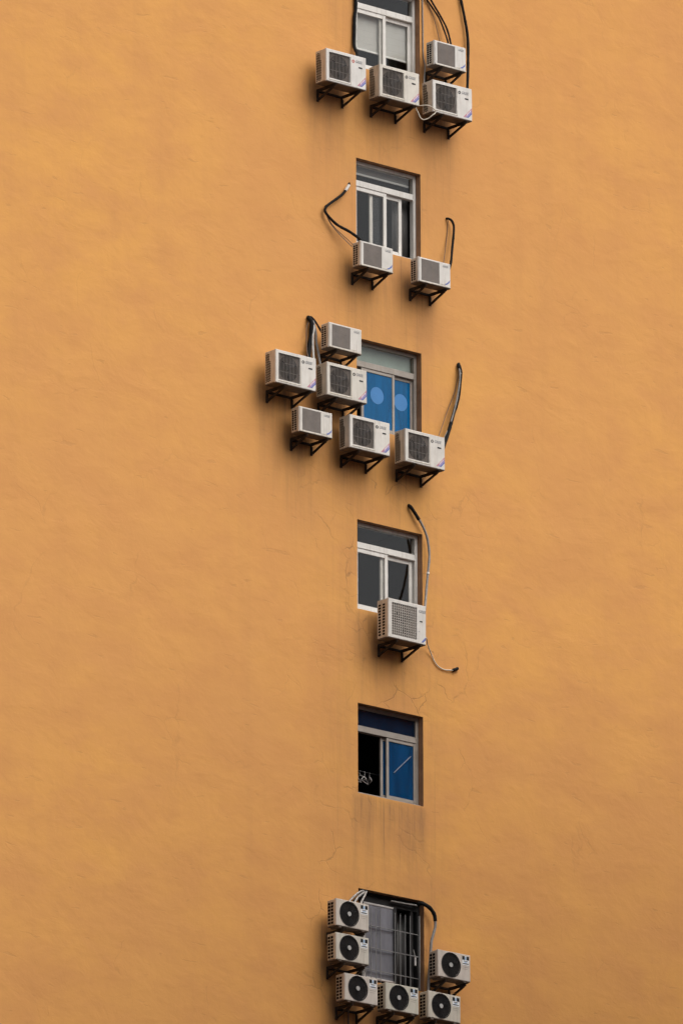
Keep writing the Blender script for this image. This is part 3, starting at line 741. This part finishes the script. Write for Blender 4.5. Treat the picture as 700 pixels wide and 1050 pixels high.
hosep([('tube', [(2.495, .02, 51.314), (2.452, -.04, 51.275), (2.471, -.06, 51.185), (2.466, -.06, 51.076), (2.398, -.08, 50.72), (2.268, -.1, 50.396), (2.152, -.13, 50.116), (1.988, -.2, 49.826), (1.88, -.25, 49.65)], .030, 'black'),
       ('tape_wrap', [(2.47, -.06, 51.20), (2.471, -.062, 51.14)], .027, 'pipepale'), ('sleeve', [(2.495, .02, 51.33), (2.46, -.035, 51.285), (2.462, -.05, 51.23)], .035, 'black')], 'black hose twisted with grey pipe right of the blue window', 'hose', 'hose')
hose([(2.491, .02, 51.305), (2.447, -.05, 51.247), (2.437, -.085, 51.143), (2.414, -.10, 50.988), (2.353, -.12, 50.749), (2.302, -.125, 50.571), (2.259, -.125, 50.433), (2.197, -.13, 50.272)], .014, 'pipegrey', 'grey pipe twisted round the black hose right of the blue window', 'pipe', 'pipe')
hose([(2.469, -.02, 51.21), (2.415, -.02, 50.955), (2.349, -.03, 50.777), (2.167, -.05, 50.412), (1.883, -.18, 49.956), (1.75, -.2, 49.8)], .006, 'pipebrown', 'thin brown wire slanting to the unit right below the blue window', 'cable', 'cable')
hosep([('tube', [(1.541, -.066, 48.585), (1.599, -.07, 48.514), (1.666, -.07, 48.422), (1.72, -.08, 48.301), (1.753, -.08, 48.162), (1.768, -.08, 48.02), (1.754, -.09, 47.88), (1.682, -.12, 47.515), (1.568, -.2, 47.091), (1.50, -.25, 46.9)], .020, 'pipegrey'),
       ('black_sleeve', [(1.418, .02, 48.777), (1.41, -.04, 48.741), (1.474, -.06, 48.662), (1.564, -.07, 48.548)], .029, 'black'),
       ('tape_wrap', [(1.722, -.102, 47.70), (1.715, -.104, 47.67)], .025, 'pipepale')], 'grey hose with a black sleeve beside the plain dark window', 'hose', 'hose')
hosep([('tube', [(1.30, -.3, 46.60), (1.497, -.3, 46.546), (1.682, -.12, 46.52), (1.843, -.03, 46.397), (1.917, -.02, 46.295), (2.005, -.02, 46.221), (2.137, -.02, 46.193), (2.32, -.03, 46.215)], .010, 'cream'),
       ('black_sleeve', [(2.30, -.03, 46.214), (2.392, -.03, 46.252), (2.40, .02, 46.262)], .026, 'black')], 'thin white cable trailing from the squarish unit to a black wall plug', 'cable', 'cable')
hosep([('tube', [(1.835, -.1, 42.09), (1.838, -.1, 41.945), (1.796, -.1, 41.812), (1.755, -.1, 41.679), (1.733, -.1, 41.455), (1.706, -.1, 41.168), (1.653, -.14, 40.87), (1.62, -.18, 40.6)], .022, 'pipegrey'),
       ('black_sleeve', [(1.60, .06, 42.29), (1.607, -.04, 42.290), (1.674, -.08, 42.262), (1.748, -.1, 42.212), (1.819, -.1, 42.131), (1.839, -.1, 42.03)], .031, 'black')], 'thick grey hose curving out beside the barred window', 'hose', 'hose')
hose([(1.05, .055, 42.26), (1.3, .05, 42.262), (1.60, .04, 42.268)], .014, 'pipegrey', 'grey pipe lying under the lintel of the barred window', 'pipe', 'pipe')
for pts in ([(.479, .04, 42.33), (.328, -.04, 42.275), (.154, -.1, 42.162), (-.019, -.16, 42.013), (-.06, -.2, 41.9)],
            [(.509, .04, 42.32), (.36, -.05, 42.245), (.197, -.12, 42.134), (.064, -.18, 41.976), (.03, -.22, 41.88)],
            [(.521, .03, 42.33), (.401, -.06, 42.215), (.26, -.14, 42.062), (.205, -.18, 41.951), (.19, -.22, 41.85)]):
    o = hose(pts, .018, 'silver', 'silver insulated pipe from the barred window corner to the upper fan unit', 'pipe', 'pipe'); o['group'] = 'silver pipes at the barred window'
hose([(.46, .03, 42.28), (.30, -.07, 42.19), (.10, -.14, 42.06), (.0, -.2, 41.93)], .020, 'black', 'black hose among the silver pipes of the upper fan unit')
hose([(.17, -.1, 41.131), (.178, -.16, 40.996), (.14, -.18, 40.861), (.1, -.2, 40.7)], .018, 'silver', 'short silver pipe between the left fan units', 'pipe', 'pipe')
hose([(.068, -.2, 40.451), (.085, -.04, 40.33), (.087, -.03, 40.194), (.086, -.03, 39.6), (.086, -.03, 34.0)], .013, 'pipebrown', 'thin dark pipe running down below the leftmost bottom fan unit', 'pipe', 'pipe')
MB_h.bm.free()

hose([(-.37, -.03, 53.33), (-.33, -.06, 53.20), (-.20, -.09, 53.04), (.06, -.16, 52.84), (.12, -.2, 52.74)], .006, 'pipebrown', 'thin brown wire hanging just below the black elbow hose', 'cable', 'cable')
hose([(-.68, -.03, 51.44), (-.78, -.07, 51.28), (-.80, -.09, 51.10), (-.83, -.14, 50.85), (-.85, -.22, 50.62)], .007, 'pipebrown', 'thin brown wire left of the thick black hose by the blue window', 'cable', 'cable')
hose([(2.47, -.03, 51.25), (2.45, -.05, 51.0), (2.36, -.05, 50.6), (2.25, -.08, 50.3), (2.0, -.18, 49.95), (1.85, -.24, 49.75)], .006, 'pipegrey', 'thin grey wire along the twisted hose right of the blue window', 'cable', 'cable')
# ------------------------------------------------------------------ light
SUN_AZ, SUN_EL = R(16), R(50)      # azimuth measured from the facade normal towards +x
sdir = Vector((math.sin(SUN_AZ)*math.cos(SUN_EL), -math.cos(SUN_AZ)*math.cos(SUN_EL), math.sin(SUN_EL)))
sun = bpy.data.lights.new('sun', 'SUN'); sun.energy = 1.5; sun.angle = R(68); sun.color = (1, .95, .88)
so = bpy.data.objects.new('sun', sun); col.objects.link(so); so.rotation_euler = sdir.to_track_quat('Z', 'Y').to_euler(); so.location = (30, -40, 90)
world = bpy.data.worlds.new('World'); scene.world = world; world.use_nodes = True
nt = world.node_tree; bg = nt.nodes['Background']
sky = nt.nodes.new('ShaderNodeTexSky'); sky.sky_type = 'NISHITA'; sky.sun_disc = False; sky.sun_elevation = SUN_EL
sky.sun_rotation = math.atan2(sdir.x, sdir.y); sky.dust_density = 4; sky.air_density = 1.0; sky.ozone_density = 1
hs = nt.nodes.new('ShaderNodeHueSaturation'); hs.inputs['Saturation'].default_value = .22   # overcast: the blue is veiled
nt.links.new(sky.outputs[0], hs.inputs['Color']); # an overcast sky is brighter overhead than at the horizon
tcw = nt.nodes.new('ShaderNodeTexCoord'); sxyz = nt.nodes.new('ShaderNodeSeparateXYZ'); nt.links.new(tcw.outputs['Generated'], sxyz.inputs[0])
mra = nt.nodes.new('ShaderNodeMapRange'); mra.inputs[1].default_value = 0; mra.inputs[2].default_value = 1; mra.inputs[3].default_value = .45; mra.inputs[4].default_value = 1.9
nt.links.new(sxyz.outputs['Z'], mra.inputs[0])
sm = nt.nodes.new('ShaderNodeMix'); sm.data_type = 'RGBA'; sm.blend_type = 'MULTIPLY'; sm.inputs[0].default_value = 1
nt.links.new(hs.outputs[0], sm.inputs[6]); nt.links.new(mra.outputs[0], sm.inputs[7])
nt.links.new(sm.outputs[2], bg.inputs[0]); bg.inputs[1].default_value = .10

# ------------------------------------------------------------------ camera
f = Vector((.6300017724611778, .7256555763313234, .2766256518022673)); r = Vector((.7556045713932432, -.6550229942671302, -.0025707335443954484)); u = Vector((-.17933069560286513, -.21063917375592325, .9609743181240664))
cam = bpy.data.cameras.new('camera'); cam.sensor_fit = 'VERTICAL'; cam.sensor_height = 24; cam.lens = 11000.0378/1050*24; cam.clip_end = 5000; cam.clip_start = 1
co = bpy.data.objects.new('camera', cam); col.objects.link(co)
Mx = Matrix((r, u, -f)).transposed().to_4x4(); Mx.translation = (-106.62383968, -122.81264469, 1.58284735); co.matrix_world = Mx
scene.camera = co
vs = scene.view_settings; vs.view_transform = 'Standard'; vs.look = 'None'; vs.exposure = .26; vs.gamma = 1; vs.use_curve_mapping = False
